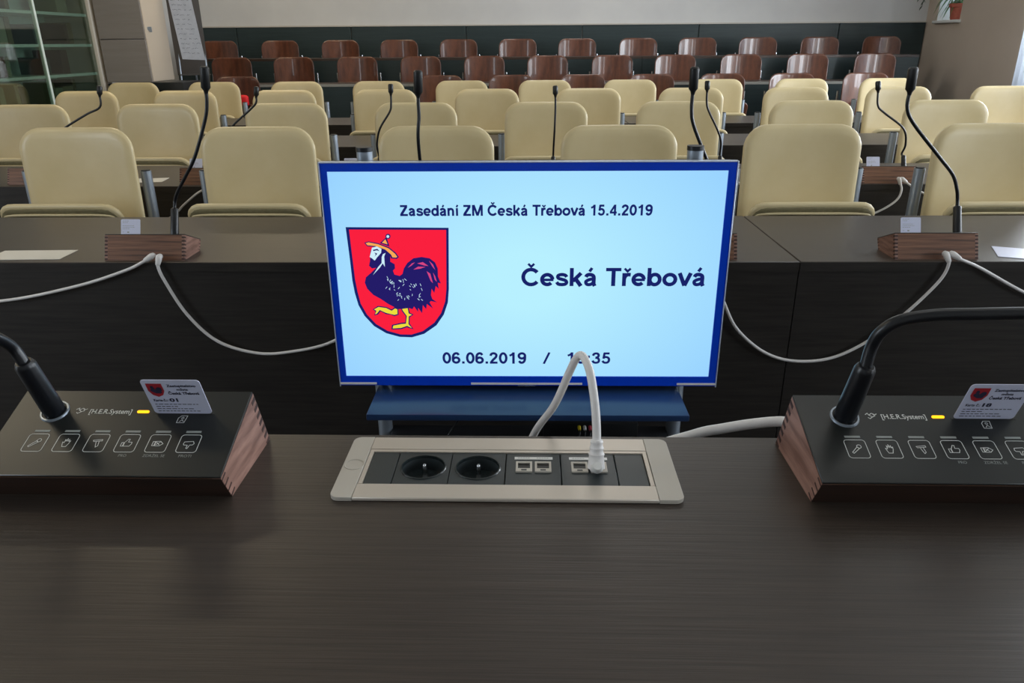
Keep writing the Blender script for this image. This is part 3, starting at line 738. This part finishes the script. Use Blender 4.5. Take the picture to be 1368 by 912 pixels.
# raised inner lip of the tray
li = MB()
li.box(xa + .0006, xa + .0042, ya + .0006, yb - .0006, -.02, .0036).box(xb - .0042, xb - .0006, ya + .0006, yb - .0006, -.02, .0036)
li.box(xa + .0042, xb - .0042, yb - .0042, yb - .0006, -.02, .0036)
li.build('tray_lip', 'alu', pm)
MX = [-.1546, -.1281, -.0760, -.0233, .0297, .0822, .1105]
my0, my1, mz = .2925, .3500, .0026
def plate(x0, x1, name='module_plate', m='module'):
    return MB().box(x0 + .0004, x1 - .0004, my0, my1, -.012, mz).build(name, m, pm, bevel=.0006, seg=1)
def plate_hole(x0, x1, r, n=40):
    x0 += .0004; x1 -= .0004; cx, cy = (x0 + x1) / 2, (my0 + my1) / 2 + .0015; vs, fs = [], []
    for k in range(n):
        a = 2 * math.pi * k / n; c, s = math.cos(a), math.sin(a)
        t = min((x1 - cx if c > 0 else cx - x0) / max(abs(c), 1e-6), (my1 - cy if s > 0 else cy - my0) / max(abs(s), 1e-6))
        vs += [(cx + c * t, cy + s * t, mz), (cx + c * r, cy + s * r, mz), (cx + c * t, cy + s * t, -.012), (cx + c * r * .9, cy + s * r * .9, mz - .013)]
    for (sx, sy) in ((x0, my0), (x1, my0), (x1, my1), (x0, my1)):
        b = min(range(n), key=lambda k: (vs[4 * k][0] - sx) ** 2 + (vs[4 * k][1] - sy) ** 2)
        vs[4 * b] = (sx, sy, mz); vs[4 * b + 2] = (sx, sy, -.012)
    for k in range(n):
        a, b = 4 * k, 4 * ((k + 1) % n); fs += [(a, b, b + 1, a + 1), (a + 1, b + 1, b + 3, a + 3), (a, a + 2, b + 2, b)]
    return MB().add(vs, fs).build('socket_plate', 'module', pm, smooth=30), cx, cy
plate(MX[0], MX[1]); plate(MX[5], MX[6])
for i in (1, 2):
    pl_, cx, cy = plate_hole(MX[i], MX[i + 1], .0208)
    MB().tube([(cx, cy, mz - .013), (cx, cy, mz - .0125)], .0188, 32).build('socket_well', 'wellin', pl_)
    MB().tube([(cx, cy, mz + .0001), (cx, cy, mz + .0009), (cx, cy, mz + .0009), (cx, cy, mz - .002)], [.0222, .0216, .0206, .0203], 40, caps=False).build('socket_rim', 'wellin', pl_, smooth=50)
    MB().tube([(cx, cy + .0085, mz - .0125), (cx, cy + .0085, mz - .0035), (cx, cy + .0085, mz - .002)], [.0024, .0024, .0014], 12).build('earth_pin', 'chrome', pl_, smooth=50)
    for s in (-1, 1): MB().cyl((cx + s * .0095, cy - .002, mz - .0125), (cx + s * .0095, cy - .002, mz - .0122), .0026, n=12).build('socket_hole', 'black', pl_)
    MB().box(cx - .0008, cx + .0008, cy - .017, cy - .009, mz - .0125, mz - .0085).build('socket_key', 'module', pl_)
for i in (3, 4):
    pl_ = plate(MX[i], MX[i + 1], 'data_plate'); x0 = MX[i]
    lb = MB().box(x0 + .0085, x0 + .0455, .3380, .3425, mz, mz + .0006).build('label_strip', 'white', pl_)
    for k in (0, 1):
        jx = x0 + .0178 + k * .0182
        j = MB()
        j.box(jx - .0078, jx - .0058, .3145, .3325, mz, mz + .0016).box(jx + .0058, jx + .0078, .3145, .3325, mz, mz + .0016)
        j.box(jx - .0058, jx + .0058, .3300, .3325, mz, mz + .0016).box(jx - .0058, jx + .0058, .3145, .3200, mz, mz + .0016)
        j.build('data_jack', 'alucap', pl_)
        MB().box(jx - .0058, jx + .0058, .3200, .3300, mz, mz + .0003).build('jack_opening', 'black', pl_)
        MB().box(jx - .0026, jx + .0026, .3160, .3180, mz + .0016, mz + .0019).build('jack_latch', 'module', pl_)
        lb_ = MB(); [lb_.ribbon([(jx - .0058 + q * .0024, .3403), (jx - .0045 + q * .0024, .3403)], .0009, lambda x, y: (x, y, mz + .00075)) for q in range(5)]; lb_.build('label_print', 'greyprint', lb)

nc = thing('network_cable', (0, 0, 0), 'pale network cable looping up from the data jack in the desk module', 'cable')
MB().tube(spline([(.0650, .6215, .9135), (.0651, .6235, .9200), (.0653, .628, .934), (.0652, .633, .950), (.0638, .641, .970), (.0606, .655, .992), (.0572, .668, 1.002), (.0525, .680, 1.0055), (.0478, .688, .998), (.0420, .696, .980), (.0280, .712, .935), (.0062, .730, .889), (-.012, .745, .82), (-.016, .755, .60), (-.016, .76, .2)], 8), .0041, 12).build('cord', 'cable', nc, smooth=70)
bt = []; br = []
for k in range(15):
    z = .9145 + k * .0019; bt.append((.0650 + .00002 * k, .6205 + .0005 * k, z)); br.append((.0084 - .00022 * k) * (1.12 if k % 3 == 1 and k > 4 else 1.0))
MB().tube(bt, br, 14).build('boot', 'cable', nc, smooth=30)
MB().box(.0590, .0710, .6135, .6265, .9128, .9210).build('plug', 'cable', nc, bevel=.002)
MB().tube([(.0650, .6165, .9165), (.0650, .6120, .9195), (.0650, .6095, .9235)], [.0048, .0056, .0042], 12).build('latch_cover', 'white', nc, smooth=60)

# ================================================================== CONFERENCE MICROPHONE UNITS
UW = .222
tY, tZ = .095 / .10195, .037 / .10195
def top(u, v, h=0.0): return (u, -.121 + tY * v - tZ * h, .028 + tZ * v + tY * h)
PROF = [(0, 0), (-.105, 0), (-.121, .028), (-.026, .065)]
def stroke_set(mb, shapes, cx, cy, s, w, h):
    for pts, closed in shapes: mb.ribbon([(cx + a * s, cy + b * s) for a, b in pts], w, lambda u, v: top(u, v, h), closed)
circ = lambda cx, cy, r, n=10: [(cx + r * math.cos(2 * math.pi * k / n), cy + r * math.sin(2 * math.pi * k / n)) for k in range(n)]
ICON = [
 [([(-.62, -.48), (-.5, -.62), (.28, .06), (.08, .28)], 1), (circ(.3, .32, .24), 1)],
 [([(-.22, -.55), (.2, -.55), (.38, -.05), (.42, .3), (.27, .15), (.24, .5), (.1, .2), (.02, .62), (-.08, .2), (-.2, .48), (-.2, .0), (-.4, .12), (-.34, -.18)], 1)],
 [([(-.5, .38), (.5, .5), (.52, .3), (-.4, .2)], 1), ([(-.12, .22), (-.02, -.2), (.1, -.6), (.3, -.4), (.2, .26)], 1)],
 [([(-.62, -.42), (-.38, -.42), (-.38, .08), (-.62, .08)], 1), ([(-.32, -.42), (.36, -.42), (.52, -.1), (.5, .14), (.08, .16), (.14, .56), (-.04, .58), (-.32, .1)], 1)],
 [([(-.6, -.32), (-.36, -.32), (-.36, .26), (-.6, .26)], 1), ([(-.3, -.34), (.25, -.34), (.58, -.04), (.2, .3), (-.3, .28)], 1), ([(-.22, -.2), (.2, .18)], 0), ([(-.22, .18), (.2, -.2)], 0)],
 [([(-.52, .36), (.42, .44), (.6, .12), (.46, -.06), (.16, -.08), (.02, -.58), (-.12, -.54), (-.1, -.1), (-.5, -.08), (-.6, .1)], 1)],
]
def base_unit(label, group):
    t = thing('microphone_unit', (0, 0, 0), label, 'microphone unit', group)
    h = UW / 2
    MB().prism(PROF, lambda y, z: (-h + .008, y, z), lambda y, z: (h - .008, y, z)).build('wooden_body', 'walnut', t)
    MB().prism([(-.105, .0002), (-.1052, .0), (-.1213, .0278), (-.121, .028)], lambda y, z: (-h + .0002, y - .0001, z), lambda y, z: (h - .0002, y - .0001, z)).build('shaded_front', 'walnutshade', t)  # thin sliver over the body front, coloured dark for the shade there
    for s in (-1, 1):
        b = MB().prism(PROF, lambda y, z: (s * h, y, z), lambda y, z: (s * (h - .0078), y, z)).build('side_board', 'walnutend', t)
        fj = MB()
        for k in range(7):                                      # finger joints along the rear edge and the front edge
            a, c = (k + .15) / 7, (k + .6) / 7
            for (p, q, dep, rr) in (((0, 0), (-.026, .065), -1, 1), ((-.105, 0), (-.121, .028), 1, 0)):
                if not rr and k % 2: continue
                A = (p[0] + (q[0] - p[0]) * a, p[1] + (q[1] - p[1]) * a); C_ = (p[0] + (q[0] - p[0]) * c, p[1] + (q[1] - p[1]) * c)
                d = dep * .009
                P4 = [(A[0], A[1]), (C_[0], C_[1]), (C_[0] + d * tY, C_[1] + d * tZ), (A[0] + d * tY, A[1] + d * tZ)]
                fj.prism(P4, lambda y, z: (s * (h + .0002), y, z), lambda y, z: (s * (h - .004), y, z))
                if rr:
                    e = .0002
                    fj.prism([(s * h, a), (s * h, c), (s * (h - .008), c), (s * (h - .008), a)],
                             lambda x, q_: (x, -.026 * q_ + e * tY, .065 * q_ + e * tZ), lambda x, q_: (x, -.026 * q_ - .003 * tY, .065 * q_ - .003 * tZ))
        tag(fj.build('finger_joint', 'endgrain', b), kind='stuff')
    MB().prism([(-h, 0), (h, 0), (h, .102), (-h, .102)], lambda u, v: top(u, v, .0001), lambda u, v: top(u, v, .0026)).build('top_plate', 'blackgloss', t, bevel=.0006, seg=1)
    H = .0029
    for i in range(6):
        cx, cy = -.0708 + i * .02836, .0367
        mb = MB(); mb.ribbon(rrect(cx - .0093, cx + .0093, cy - .0102, cy + .0102, .0028, 4), .0006, lambda u, v: top(u, v, H), True)
        stroke_set(mb, ICON[i], cx, cy + (.0 if i < 5 else -.001), .0082, .0006, H)
        b = mb.build('touch_button', 'print', t)
        MB().prism([(cx - .0069, .0494), (cx + .0069, .0494), (cx + .0069, .0516), (cx - .0069, .0516)], lambda u, v: top(u, v, .0026), lambda u, v: top(u, v, .0030)).build('indicator_bar', 'greyprint', b)
        if i > 2:
            s_, w_ = (('PRO', .0072), ('ZDRŽEL SE', .0200), ('PROTI', .0115))[i - 3]
            text('button_lettering', s_, 'greyprint', lambda u, v: top(u, v, H), cx + .0012 - w_ / 2, cx + .0012 + w_ / 2, .0212, .0030, b)
    lg = MB()
    for pts in ([(-.0508, .0772), (-.0485, .0790), (-.0478, .0765), (-.0448, .0788), (-.0420, .0770), (-.0405, .0780)], [(-.0478, .0765), (-.0450, .0745), (-.0478, .0722), (-.0492, .0735)], [(-.0440, .0780), (-.0425, .0757), (-.0452, .0742)]):
        lg.ribbon(pts, .0008, lambda u, v: top(u, v, H))
    lg.build('logo', 'print', t)
    text('brand_lettering', '[H.E.R.System]', 'print', lambda u, v: top(u, v, H), -.0370, .0035, .0722, .0058, t, .01)
    MB().prism(rrect(.0088, .0202, .0733, .0762, .0013, 4), lambda u, v: top(u, v, .0026), lambda u, v: top(u, v, .0034)).build('status_light', 'led', t)
    ic = MB(); ic.ribbon([(.0508, .0616), (.0578, .0616), (.0588, .0700), (.0530, .0700), (.0508, .0672)], .0006, lambda u, v: top(u, v, H), True)
    ic.ribbon([(.0530, .0628), (.0548, .0650), (.0570, .0630)], .0006, lambda u, v: top(u, v, H)); ic.ribbon(circ(.0550, .0672, .0011, 8), .0006, lambda u, v: top(u, v, H), True)
    ic.build('card_symbol', 'print', t)
    MB().prism([(.025, .0722), (.0835, .0722), (.0835, .0742), (.025, .0742)], lambda u, v: top(u, v, .0026), lambda u, v: top(u, v, .0029)).build('card_slot', 'black', t)
    so_ = MB().tube([top(-.0705, .0745, .0024), top(-.0705, .0745, .0042), top(-.0705, .0745, .0042), top(-.0705, .0745, .0030)], [.0132, .0126, .0112, .0108], 28, caps=False).build('socket_ring', 'steel', t, smooth=40)
    MB().tube([top(-.0705, .0745, .0026), top(-.0705, .0745, .0032)], .0112, 24).build('socket_face', 'black', so_)
    for a in range(3): MB().cyl(top(-.0705 + .0085 * math.cos(3.6 + a * .9), .0745 + .0085 * math.sin(3.6 + a * .9), .003), top(-.0705 + .0085 * math.cos(3.6 + a * .9), .0745 + .0085 * math.sin(3.6 + a * .9), .0040), .0016, n=8).build('socket_screw', 'chrome', so_)
    return t
def mic_parts(t, neck, hr=.0098, hl=.068, nr=.0052, head=None, headr=.0105, headl=.045):
    """holder standing on the socket, bent gooseneck, capsule at its end"""
    p = lambda h: top(-.0705, .0745, h)
    MB().tube([p(.003), p(.008), p(.010), p(hl - .004), p(hl - .001), p(hl + .001)], [hr * .95, hr, hr, hr * .92, hr * .8, nr * 1.25], 20).build('microphone_holder', 'rubber', t, smooth=40)
    pts = spline([p(hl - .004)] + neck, 6)
    MB().tube(pts, nr, 12).build('gooseneck', 'rubber', t, smooth=70)
    a, b = Vector(neck[-2]), Vector(neck[-1]); d = (b - a).normalized()
    q = lambda k: b + d * k
    MB().tube([q(-.012), q(-.004), q(0), q(.003), q(headl - .004), q(headl)], [nr, nr * 1.4, headr * .8, headr, headr, headr * .7], 16).build('microphone_capsule', 'black', t, smooth=40)
GRP = 'conference microphone units'
uL = base_unit('black topped wooden microphone unit at the left of the near desk', GRP)
uR = dup(uL, (.363, .677, .91), 'black topped wooden microphone unit at the right of the near desk', NR)
uL.location = (-.378, .682, .91); uL.rotation_euler = (0, 0, NR)
FAR = []
for x, y, lab in ((-1.0555, 1.985, 'left microphone unit on the council desk behind the television, brown wooden back'), (-.355, 1.985, 'microphone unit on the council desk hidden behind the television, mic rising left of centre'),
                  (.455, 1.985, 'microphone unit half hidden at the right edge of the television'), (1.1015, 1.988, 'right microphone unit on the council desk, striped wooden back with two cables'),
                  (-2.115, 3.19, 'leftmost microphone unit on the second desk, half hidden behind a cream chair'), (-1.365, 3.175, 'microphone unit on the second desk showing between the two left cream chairs'),
                  (-.70, 3.17, 'microphone unit on the second desk behind the left post of the television stand'), (.035, 3.165, 'middle microphone unit on the second desk behind the television'),
                  (.735, 3.165, 'microphone unit on the second desk behind the right post of the television stand'), (1.492, 3.155, 'rightmost microphone unit on the second desk with two white cables')):
    FAR.append(dup(uL, (x, y, .74), lab, math.pi))
mic_parts(uL, [(-.0756, -.076, .1301), (-.0773, -.082, .1396), (-.0790, -.094, .1510), (-.0860, -.112, .168), (-.104, -.132, .182)])
mic_parts(uR, [(-.0680, -.0745, .1360), (-.0645, -.079, .1515), (-.0525, -.083, .1632), (-.0274, -.087, .1695), (-.0002, -.092, .1722), (.0371, -.097, .1748), (.075, -.102, .177)])
# council microphones: necks given in the room, turned into each unit's own frame
NECKS = [
 [(-.982, 2.069, .888), (-.966, 2.060, .915), (-.928, 2.040, .960), (-.886, 2.02, 1.013), (-.843, 2.02, 1.109), (-.832, 2.02, 1.150), (-.829, 2.02, 1.185)],
 [(-.285, 2.069, .888), (-.288, 2.05, .96), (-.288, 2.02, 1.06), (-.283, 2.02, 1.112), (-.283, 2.02, 1.150), (-.282, 2.02, 1.172)],
 [(.524, 2.069, .888), (.512, 2.055, .925), (.470, 2.02, 1.000), (.428, 2.02, 1.088), (.419, 2.02, 1.13), (.419, 2.02, 1.176)],
 [(1.170, 2.071, .888), (1.158, 2.062, .915), (1.124, 2.035, .958), (1.072, 2.02, 1.006), (.990, 2.02, 1.090), (.966, 2.02, 1.130), (.965, 2.02, 1.172)],
 [(-2.045, 3.24, .85), (-2.03, 3.23, .90), (-1.955, 3.21, .960), (-1.83, 3.20, 1.025), (-1.765, 3.20, 1.055), (-1.755, 3.20, 1.105)],
 [(-1.295, 3.24, .85), (-1.285, 3.23, .90), (-1.235, 3.21, .97), (-1.145, 3.20, 1.04), (-1.115, 3.20, 1.068), (-1.110, 3.20, 1.098)],
 [(-.632, 3.24, .85), (-.633, 3.22, .90), (-.612, 3.20, .965), (-.568, 3.20, 1.030), (-.560, 3.20, 1.060), (-.558, 3.20, 1.105)],
 [(.106, 3.24, .85), (.107, 3.22, .90), (.109, 3.20, .96), (.111, 3.20, 1.03), (.111, 3.20, 1.06), (.110, 3.20, 1.095)],
 [(.805, 3.24, .85), (.800, 3.22, .90), (.778, 3.20, .950), (.735, 3.20, 1.025), (.723, 3.20, 1.06), (.720, 3.20, 1.11)],
 [(1.561, 3.24, .85), (1.560, 3.22, .89), (1.530, 3.20, .955), (1.445, 3.20, 1.015), (1.412, 3.20, 1.045), (1.402, 3.20, 1.105)],
]
for i, (t, nk) in enumerate(zip(FAR, NECKS)):
    loc = Vector(t.location)
    f = lambda p: (-(p[0] - loc.x), -(p[1] - loc.y), p[2] - loc.z)
    mic_parts(t, [f(p) for p in nk], hr=.0112 if i < 4 else .0098, hl=.078 if i < 4 else .052, nr=.0046 if i < 4 else .0042, headr=.0118 if i < 4 else .0105, headl=.055 if i < 4 else .034)

# ------------------------------------------------------------------ voting cards standing in the slots
def card(unit, label, number, far=False):
    w, hh, v = .0545, .0480, .0732
    c = thing('voting_card', unit.location, label, 'card', 'voting cards in the microphone units', unit.rotation_euler.z)
    u0, u1 = (.027, .027 + w) if not far else (.027, .027 + w)
    th = .0006
    hb = .003
    O_ = rrect(u0, u1, hb, hh, .0035, 4)
    # the card stands square to the top plate: its own height runs along the plate's normal
    P_ = lambda dv: (lambda u, h: top(u, v + dv, h))
    MB().prism(O_, P_(-th / 2), P_(th / 2)).build('card_body', 'card', c)
    if not far:
        F = P_(-th / 2 - .00015)
        sh = [(u0 + .004, .0435), (u0 + .0185, .0435), (u0 + .0187, .034), (u0 + .016, .0285), (u0 + .0112, .0260), (u0 + .0065, .0285), (u0 + .0038, .034)]
        MB().poly(sh, F).build('card_crest', 'inkred', c)
        G_ = P_(-th / 2 - .0003)
        sub = [((a - .10) * .0125 + u0 + .0112, b) for a, b in ()]
        kx = lambda x: u0 + .004 + (x + .4179) / .2364 * .0147
        kz = lambda z: .0260 + (z - .629) / .271 * .0175
        MB().poly([(kx(a - TX), kz(b - TZ)) for a, b in CR['body']], G_).build('card_rooster', 'ink', c)
        text('card_lettering', 'Zastupitelstvo', 'ink', F, u0 + .0225, u0 + .0495, .0392, .0032, c, .03)
        text('card_lettering', 'města', 'ink', F, u0 + .0305, u0 + .0410, .0345, .0030, c, .03)
        text('card_lettering', 'Česká Třebová', 'ink', F, u0 + .0215, u0 + .0500, .0292, .0034, c, .035)
        text('card_lettering', 'Karta č.:', 'ink', F, u0 + .0045, u0 + .0175, .0200, .0031, c, .035)
        text('card_number', number, 'ink', F, u0 + .0195, u0 + .0275, .0195, .0046, c, .04)
        ln = MB(); rnd = random.Random(int(number))
        for r_, ww in enumerate((.045, .022, .036, .042)):
            x = u0 + .0045
            while x < u0 + ww:
                l = rnd.uniform(.0012, .0042); ln.ribbon([(x, .0160 - r_ * .0031), (x + l, .0160 - r_ * .0031)], .0009, F); x += l + .0016
        ln.build('card_small_print', 'ink', c)
    else:
        F = P_(th / 2 + .0002); ln = MB(); rnd = random.Random(number)
        for r_, ww in enumerate((.022, .016, 0, .034, .038, .024, 0, .010)):
            x = u1 - .005
            while x > u1 - ww:
                l = rnd.uniform(.0015, .005); ln.ribbon([(x, .0430 - r_ * .0044), (x - l, .0430 - r_ * .0044)], .0010, F); x -= l + .0018
        ln.ribbon([(u1 - .019, .0118), (u1 - .022, .0118)], .0035, F)
        ln.build('card_small_print', 'greyprint', c)
    return c
card(uL, 'white card with red crest and number 01 in the near left microphone unit', '01')
card(uR, 'white card with red crest and number 18 in the near right microphone unit', '18')
for i, lab in ((0, 'white card on the left council unit below the leftmost front chair'), (3, 'white card on the right council unit with striped wooden back'),
               (5, 'white card on the second desk between the two left front chairs'), (6, 'white card on the second desk just left of the television stand post'), (9, 'white card on the second desk unit with two cables at right')):
    card(FAR[i], lab, i + 20, far=True)

# ------------------------------------------------------------------ white cables at the council desks
def cable(name, pts, label, plug=True, r=.0043, both=False):
    c = thing(name, (0, 0, 0), label, 'cable', 'white microphone cables')
    MB().tube(spline(pts, 8), r, 10).build('cord', 'cable', c, smooth=70)
    if plug:
        for e in ([0, -1] if both else [0]):
            a = Vector(pts[e]); b = Vector(pts[1 if e == 0 else -2]); d = (b - a).normalized()
            MB().tube([a - Vector((0, -.008, 0)), a, a + d * .006, a + d * .022, a + d * .024], [.0075, .0085, .0085, .0062, .0044], 12).build('plug', 'cable', c, smooth=50)
    return c
cable('microphone_cable', [(-1.024, 1.968, .757), (-1.045, 1.955, .744), (-1.103, 1.955, .718), (-1.248, 1.955, .674), (-1.468, 1.955, .632), (-1.75, 1.955, .62), (-2.0, 1.955, .69), (-2.10, 1.957, .745)], 'white cable running left from the left council unit')
cable('microphone_cable', [(-1.004, 1.966, .755), (-1.006, 1.955, .735), (-.995, 1.955, .691), (-.949, 1.955, .593), (-.877, 1.955, .514), (-.775, 1.955, .478), (-.679, 1.955, .48), (-.548, 1.955, .513), (-.43, 1.955, .60), (-.385, 1.955, .70), (-.375, 1.966, .755)], 'white cable sagging from left council unit to behind the television')
cable('microphone_cable', [(1.113, 1.968, .760), (1.118, 1.955, .742), (1.103, 1.955, .69), (1.03, 1.955, .598), (.943, 1.955, .517), (.848, 1.955, .465), (.745, 1.955, .456), (.659, 1.955, .483), (.579, 1.955, .55), (.536, 1.955, .626), (.50, 1.955, .71), (.49, 1.966, .755)], 'white cable sagging from right council unit to behind the television')
cable('microphone_cable', [(1.130, 1.968, .760), (1.145, 1.955, .750), (1.204, 1.955, .725), (1.334, 1.955, .658), (1.46, 1.955, .61), (1.65, 1.955, .62), (1.80, 1.957, .745)], 'white cable running right from the right council unit')
cable('microphone_cable', [(1.520, 3.138, .762), (1.531, 3.125, .716), (1.509, 3.122, .67), (1.426, 3.122, .6206), (1.31, 3.122, .597), (1.15, 3.122, .61), (.95, 3.122, .68), (.86, 3.135, .755)], 'white cable sagging left from the rightmost unit on the second desk')
cable('microphone_cable', [(1.532, 3.138, .762), (1.574, 3.125, .7313), (1.621, 3.125, .7067), (1.75, 3.125, .66), (1.95, 3.13, .70), (2.1, 3.132, .745)], 'white cable running right from the rightmost unit on the second desk')
cable('microphone_cable', [(-1.335, 3.155, .757), (-1.345, 3.13, .735), (-1.387, 3.125, .712), (-1.450, 3.125, .665), (-1.512, 3.125, .614), (-1.65, 3.125, .56), (-1.86, 3.125, .60), (-2.03, 3.13, .70), (-2.06, 3.16, .755)], 'white cable sagging between the two left units on the second desk')
nrc = cable('desk_cable', [(.300, .6795, .9205), (.285, .700, .9175), (.272, .718, .9135), (.244, .722, .909), (.213, .726, .901), (.182, .73, .891), (.13, .74, .86), (.08, .75, .78), (.06, .76, .5), (.06, .76, .2)], 'thick white cable leaving the right near unit over the desk edge', r=.0055)

# ------------------------------------------------------------------ loose papers
def sheet(loc, w, d, rz, label, m='paper'):
    o = MB().box(-w / 2, w / 2, -d / 2, d / 2, 0, .0012).build('paper_sheet', m); o.location = loc; o.rotation_euler = (0, 0, rz)
    return tag(o, label, 'paper', 'papers on the council desks')
sheet((-1.405, 2.041, .7403), .21, .098, R(2), 'folded pale sheet at the left end of the council desk')
sheet((1.40, 2.03, .7403), .21, .12, R(-22), 'white sheet at the right end of the council desk', 'card')
sheet((-1.67, 3.285, .7403), .16, .11, R(8), 'pale sheet on the second desk behind the leftmost front chair')
